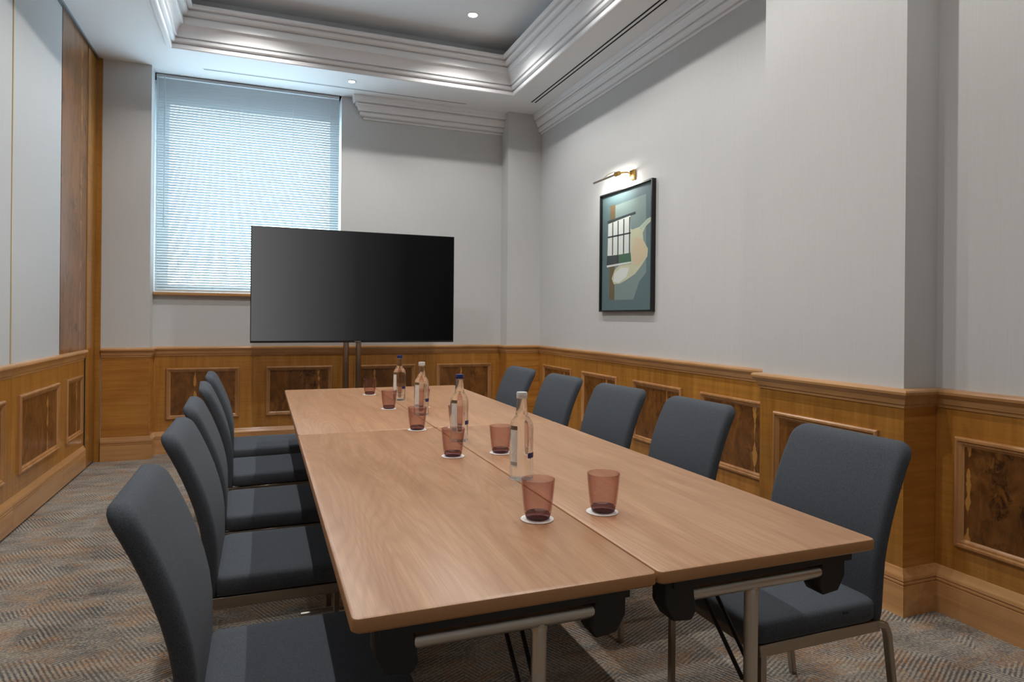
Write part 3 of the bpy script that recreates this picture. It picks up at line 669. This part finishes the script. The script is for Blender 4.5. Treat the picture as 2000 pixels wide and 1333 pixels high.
chairs = [  # x, y, angle (deg), label
    (1.556, 1.490, 180, 'charcoal fabric chair at the near right table, closest to the camera on the right'),
    (1.592, 2.262, 182, 'second charcoal fabric chair from the camera on the right side of the table'),
    (1.566, 2.862, 184, 'middle charcoal fabric chair on the right side of the table'),
    (1.550, 3.490, 182, 'fourth charcoal fabric chair from the camera on the right side, before the last'),
    (1.532, 4.130, 182, 'farthest charcoal fabric chair on the right side, by the corner of the back wall'),
    (-0.102, 1.510, 0, 'large charcoal fabric chair in the left foreground, closest to the camera on the left'),
    (-0.112, 2.245, 0, 'second charcoal fabric chair from the camera on the left side of the table'),
    (-0.124, 2.850, 2, 'middle charcoal fabric chair on the left side of the table'),
    (-0.134, 3.530, 4, 'fourth charcoal fabric chair from the camera on the left side, before the last'),
    (-0.150, 4.170, 2, 'farthest charcoal fabric chair on the left side, nearest to the window'),
]
for i, (x, y, a, lab) in enumerate(chairs):
    c = ch0 if i == 0 else copy_tree(ch0)
    c.location = (x, y, 0); c.rotation_euler = (0, 0, math.radians(a)); c['label'] = lab

# coasters and tumblers
GY = [1.312, 1.995, 2.506, 3.116, 3.716]
def make_glass():
    t = thing('tumbler', 'x', 'glass', (0, 0, 0), 0, 'pink tumblers on the meeting table')
    o_ = [(0.0285, 0.010), (0.0308, 0.020), (0.0328, 0.036), (0.0348, 0.056), (0.0364, 0.074), (0.0374, 0.086), (0.0370, 0.0876), (0.0354, 0.0868), (0.0342, 0.074), (0.0326, 0.056), (0.0304, 0.036), (0.0280, 0.020), (0.0250, 0.014)]
    MB().lathe(o_, (0, 0, 0), 40, False).build('wall', MTUMB, t, angle=60)
    b_ = [(0.0, 0.0), (0.0235, 0.0), (0.0268, 0.003), (0.0285, 0.010), (0.0250, 0.014), (0.0, 0.013)]
    MB().lathe(b_[1:-1] + [(0.001, 0.013)], (0, 0, 0), 40, True).build('thick_base', MTBASE, t, angle=60)
    return t
def make_coaster():
    o = MB().lathe([(0.0355, 0.0), (0.0365, 0.0006), (0.0365, 0.0016), (0.0355, 0.0022)], (0, 0, 0), 40, True).build('coaster', MCOAST)
    return o
g0 = make_glass(); c0 = make_coaster(); first = True
rows = ['closest to the camera', 'second from the camera', 'third from the camera', 'fourth from the camera', 'farthest from the camera']
for side, gx in (('left', 0.569), ('right', 0.732)):
    for k, gy in enumerate(GY):
        c = c0 if first else c0.copy(); g = g0 if first else copy_tree(g0)
        if not first: COL.objects.link(c)
        first = False
        dx = random.uniform(-0.002, 0.002)
        c.location = (gx + dx, gy, TZ + 0.0002); g.location = (gx, gy + random.uniform(-0.002, 0.002), TZ + 0.0026); g.rotation_euler[2] = k
        behind = ''
        tag(c, 'white paper coaster %s in the %s row of coasters' % (rows[k], side), 'coaster', 'coasters under the tumblers')
        tag(g, 'pink glass tumbler %s in the %s row of tumblers' % (rows[k], side), 'glass', 'pink tumblers on the meeting table')

# bottles
def patch(r, a0, a1, z0, z1, n=10):
    b = MB(); A = [math.radians(a0 + (a1 - a0) * i / n) for i in range(n + 1)]
    b.rings([[(r * math.cos(a), r * math.sin(a), z0) for a in A] , [(r * math.cos(a), r * math.sin(a), z1) for a in A]], False, False)
    b.rings([[((r + 0.0003) * math.cos(a), (r + 0.0003) * math.sin(a), z0) for a in A] , [((r + 0.0003) * math.cos(a), (r + 0.0003) * math.sin(a), z1) for a in A]], False, False)
    return b
def make_bottle(capm, label):
    t = thing('water_bottle', label, 'bottle', (0, 0, 0), 0, 'glass water bottles along the middle of the table')
    prof = [(0.0270, 0.0), (0.0315, 0.002), (0.0330, 0.007), (0.0330, 0.060), (0.0330, 0.120), (0.0328, 0.138), (0.0318, 0.148), (0.0290, 0.158), (0.0235, 0.167), (0.0185, 0.174), (0.0162, 0.182), (0.0148, 0.198),
            (0.0135, 0.212), (0.0132, 0.219), (0.0145, 0.2195), (0.0145, 0.2225), (0.0128, 0.223)]
    bb = MB().lathe(prof, (0, 0, 0), 48, True).build('bottle_body', MBOT, t, angle=50)
    MB().lathe([(0.0142, 0.2232), (0.0150, 0.2236), (0.0150, 0.2275), (0.0144, 0.228), (0.0150, 0.2285), (0.0150, 0.2375), (0.0140, 0.2392)], (0, 0, 0), 28, True).build('cap', capm, t, angle=40)
    patch(0.03305, 148, 190, 0.038, 0.138, 12).build('paper_label', MLABEL, bb)
    patch(0.03305, 148, 190, 0.1385, 0.1495, 12).build('olive_band', MOLIVE, bb)  # olive brown band just above the paper label
    patch(0.03305, -118, -70, 0.062, 0.076, 12).build('blue_label', MLABB, bb)
    return t
for bx, by, cm, rz, lab in ((0.668, 1.656, MCAPW, 38, 'clear water bottle with a silver cap, closest to the camera'), (0.660, 2.235, MCAPB, 50, 'clear water bottle with a dark blue cap, second from the camera'),
                            (0.673, 2.883, MCAPW, 48, 'clear water bottle with a silver cap, third from the camera'), (0.681, 3.430, MCAPB, 40, 'clear water bottle with a dark blue cap, farthest from the camera')):
    b = make_bottle(cm, lab); b.location = (bx, by, TZ + 0.0004); b.rotation_euler[2] = math.radians(rz)

# television on its pole stand
TVY = 5.46; X0, X1, Z0, Z1 = -0.093, 1.553, 0.962, 1.880
tv = thing('television', 'large black flat screen television on a two-pole floor stand', 'television', ((X0 + X1) / 2, TVY, 0))
w = (X1 - X0) / 2
MB().box(-w, w, 0, 0.022, Z0, Z1).box(-w + 0.15, w - 0.15, 0.022, 0.058, Z0 + 0.05, Z0 + 0.55).build('casing', MBEZ, tv, 0.002, 1)
cas = tv.children[0]
MB().box(-w + 0.006, w - 0.006, -0.0015, 0.002, Z0 + 0.016, Z1 - 0.006).build('screen', MSCREEN, tv)
MB().box(-0.022, 0.030, -0.003, 0.0, Z0 + 0.004, Z0 + 0.012).build('logo_plate', MPOLE, cas)
for px in (0.650 - (X0 + X1) / 2, 0.752 - (X0 + X1) / 2):
    MB().tube([(px, 0.085, 0.02), (px, 0.085, 1.75)], 0.0235, 20).build('pole', MPOLE, tv)
    MB().box(px - 0.02, px + 0.02, 0.058, 0.07, 1.1, 1.6).build('mount_bracket', MBLACK, tv)
MB().box(-0.40, 0.36, -0.22, 0.34, 0.0, 0.02).build('stand_base', MBLACK, tv, 0.006, 2)

# framed picture: local frame on the right wall; u along -Y (towards camera)
PX = XR - 0.034; PY0, PY1, PZ0, PZ1 = 3.936, 4.700, 1.234, 2.183
pic = thing('framed_picture', 'black framed picture of pale cream shapes on grey green, on the right wall', 'picture', (XR, (PY0 + PY1) / 2, PZ0))
hw_, hh_ = (PY1 - PY0) / 2, PZ1 - PZ0
R = []
for q, d in ((0, 0), (0, 0.034), (0.012, 0.034), (0.012, 0.024), (0.012, 0.0)):
    R.append([(-d - 0.0005, hw_ - q, q), (-d - 0.0005, -hw_ + q, q), (-d - 0.0005, -hw_ + q, hh_ - q), (-d - 0.0005, hw_ - q, hh_ - q)])
R.append(R[0])
MB().rings(R, True, False, False).build('frame', m_plain('frame_black', srgb(18, 19, 20), 0.35), pic, angle=25)
def pu(x, y):   # picture-crop pixel (833x1333 crop) -> local (u 0..1 from the far edge, v 0..1 up)
    u = (x - 176) / 380.0; yt = 312 - 118 * u; yb = 1233 - 6 * u
    return u, (yb - y) / (yb - yt)
def pshape(name, pts, d, m, par):
    P = []
    for x, y in pts:
        u, v = pu(x, y); u = u * 0.94 + 0.06 * u * u
        u = min(0.995, max(0.005, u)); v = min(0.995, max(0.005, v))
        P.append((-d, (hw_ - 0.012) - u * 2 * (hw_ - 0.012), 0.012 + v * (hh_ - 0.024)))
    return MB().prism(P, (-0.0004, 0, 0)).build(name, m, par)
art = MB().box(-0.014, -0.004, -hw_ + 0.012, hw_ - 0.012, 0.012, hh_ - 0.012).build('artwork', m_plain('art_ground', srgb(92, 116, 122), 0.7, nscale=8, nstr=0.0, var=0.06), pic)
mk = lambda n, c: m_plain(n, c, 0.7)
A1, A2, A3, A4 = mk('art_pale', srgb(128, 148, 146)), mk('art_brown', srgb(112, 92, 58)), mk('art_cream', srgb(206, 206, 176)), mk('art_peach', srgb(214, 196, 164))
A5, A6, A7, A8 = mk('art_white', srgb(226, 230, 226)), mk('art_ink', srgb(52, 62, 66)), mk('art_green', srgb(66, 108, 82)), mk('art_mint', srgb(176, 200, 186))
pshape('print_field', [(285, 380), (510, 300), (515, 930), (470, 1000), (430, 1145), (285, 1148)], 0.0142, A1, art)
pshape('print_stripe', [(245, 382), (287, 372), (284, 1146), (243, 1148)], 0.0146, A2, art)
pshape('print_petal', [(290, 600), (350, 545), (420, 580), (470, 560), (520, 500), (556, 480), (556, 505), (510, 560), (490, 610), (495, 670), (525, 740), (522, 800), (480, 880), (440, 940), (380, 985), (330, 1015), (280, 1020), (262, 975), (285, 905), (330, 860), (400, 850), (410, 760), (400, 680), (330, 650)], 0.0150, A3, art)
pshape('print_petal', [(440, 640), (490, 660), (520, 740), (515, 800), (465, 870), (425, 860), (415, 760)], 0.0154, A4, art)
pshape('print_petal', [(285, 930), (340, 885), (400, 890), (380, 960), (320, 1010), (275, 1000)], 0.0154, A5, art)
pshape('print_petal', [(470, 570), (515, 510), (550, 490), (505, 555), (480, 590)], 0.0154, A8, art)
pshape('print_pane', [(230, 530), (405, 465), (408, 770), (225, 795)], 0.0158, A5, art)
for k, x in enumerate((268, 312, 356, 400)):
    pshape('print_bar', [(x - 4, 520 - k * 14), (x + 4, 518 - k * 14), (x + 4, 782), (x - 4, 784)], 0.0162, A6, art)
pshape('print_bar', [(225, 505), (440, 435), (440, 452), (225, 525)], 0.0162, A6, art)
pshape('print_bar', [(228, 632), (408, 600), (408, 612), (228, 646)], 0.0162, A6, art)
pshape('print_block', [(222, 790), (320, 780), (320, 850), (218, 862)], 0.0166, A6, art)
pshape('print_block', [(320, 780), (408, 766), (414, 838), (320, 850)], 0.0166, A7, art)
pshape('print_block', [(220, 868), (415, 836), (416, 850), (222, 884)], 0.0166, A5, art)
MB().poly([(-0.021, -hw_ + 0.012, 0.012), (-0.021, hw_ - 0.012, 0.012), (-0.021, hw_ - 0.012, hh_ - 0.012), (-0.021, -hw_ + 0.012, hh_ - 0.012)]).build('glass', MPICG, pic)

# brass picture lamp
pl_o = thing('picture_lamp', 'brass picture lamp on the right wall above the framed picture', 'lamp', (XR, 4.235, 2.262))
MB().box(-0.022, -0.0005, -0.030, 0.030, -0.035, 0.040).build('wall_plate', MBRASS, pl_o, 0.004, 2)
MB().tube([(-0.02, 0, 0.01), (-0.06, 0.0, 0.018), (-0.10, 0.0, 0.012), (-0.130, 0.0, 0.0)], 0.006, 10).build('arm', MBRASS, pl_o)
MB().tube([(-0.140, -0.022, 0.0), (-0.140, 0.030, 0.0)], 0.017, 16).build('collar', MBRASS, pl_o)
MB().tube([(-0.140, 0.030, 0.0), (-0.140, 0.375, 0.0)], 0.0075, 12).build('tube_shade', MDNICK, pl_o)
MB().tube([(-0.130, 0.02, 0.016), (-0.125, 0.09, 0.032), (-0.128, 0.17, 0.028), (-0.138, 0.235, 0.004)], 0.0022, 8).build('cable', MBRASS, pl_o)
ld = bpy.data.lights.new('picture_lamp_light', 'AREA'); ld.shape = 'RECTANGLE'; ld.size = 0.32; ld.size_y = 0.012; ld.energy = 3.2; ld.color = (1.0, 0.95, 0.86)
lo = bpy.data.objects.new('picture_lamp_light', ld); COL.objects.link(lo); lo.parent = pl_o; lo.location = (-0.132, 0.19, -0.010)
dirv = Vector((0.75, 0, -0.66)); lo.rotation_euler = dirv.to_track_quat('-Z', 'Y').to_euler()

# ceiling downlights
def make_downlight(x, y, z, label, energy, angle=136, r=0.036, grp='recessed downlights in the ceiling tray'):
    t = thing('downlight', label, 'downlight', (x, y, z), 0, grp)
    MB().lathe([(r + 0.002, -0.0008), (r + 0.002, -0.004), (r + 0.008, -0.005), (r + 0.014, -0.003), (r + 0.015, -0.0008)], (0, 0, 0), 32, False).build('trim_ring', MTRIM, t)
    MB().lathe([(r, -0.0012), (r * 0.6, -0.002), (0.002, -0.0024)], (0, 0, 0), 32, True).build('lamp', MLAMP, t)
    l = bpy.data.lights.new('downlight_light', 'SPOT'); l.energy = energy; l.color = DOWN_COL; l.spot_size = math.radians(angle); l.spot_blend = 0.55; l.shadow_soft_size = 0.02
    o = bpy.data.objects.new('downlight_light', l); COL.objects.link(o); o.parent = t; o.location = (0, 0, -0.03)
    return t
for k, y in enumerate((4.956, 3.60, 2.25, 0.90)):
    make_downlight(1.545, y, ZU, 'small round downlight in the ceiling tray, above the right chairs, %s from the back' % ('first', 'second', 'third', 'fourth', 'fifth')[k], DOWN_W * (1.0, 1.0, 1.0, 0.62)[k])
    make_downlight(-0.09, y, ZU, 'small round downlight in the ceiling tray, above the left chairs, %s from the back' % ('first', 'second', 'third', 'fourth', 'fifth')[k], DOWN_W * (1.0, 1.0, 1.0, 0.62)[k])
make_downlight(0.700, 5.744, ZC, 'small swivel downlight in the white soffit in front of the window', 6.0, 100, 0.026, 'soffit downlights')

# slot air diffusers
def diffuser(label, x0, x1, y0, y1, slots, alongx):
    t = thing('air_diffuser', label, 'vent', ((x0 + x1) / 2, (y0 + y1) / 2, ZC))
    a, b_ = (x1 - x0) / 2, (y1 - y0) / 2
    MB().box(-a, a, -b_, b_, -0.002, -0.0003).build('flange', MCEIL, t)
    for off, hw2 in slots:
        if alongx: MB().box(-a + 0.01, a - 0.01, off - hw2, off + hw2, -0.0028, -0.0018).build('slot', MSLOT, t)
        else: MB().box(off - hw2, off + hw2, -b_ + 0.01, b_ - 0.01, -0.0028, -0.0018).build('slot', MSLOT, t)
    return t
diffuser('long pair of dark slots of the air diffuser in the right soffit', 2.330, 2.396, 0.6, 5.65, ((-0.018, 0.007), (0.018, 0.007)), False)
diffuser('single thin slot of the air diffuser in the soffit before the window', -0.485, 1.800, 5.915, 5.950, ((-0.004, 0.004),), True)
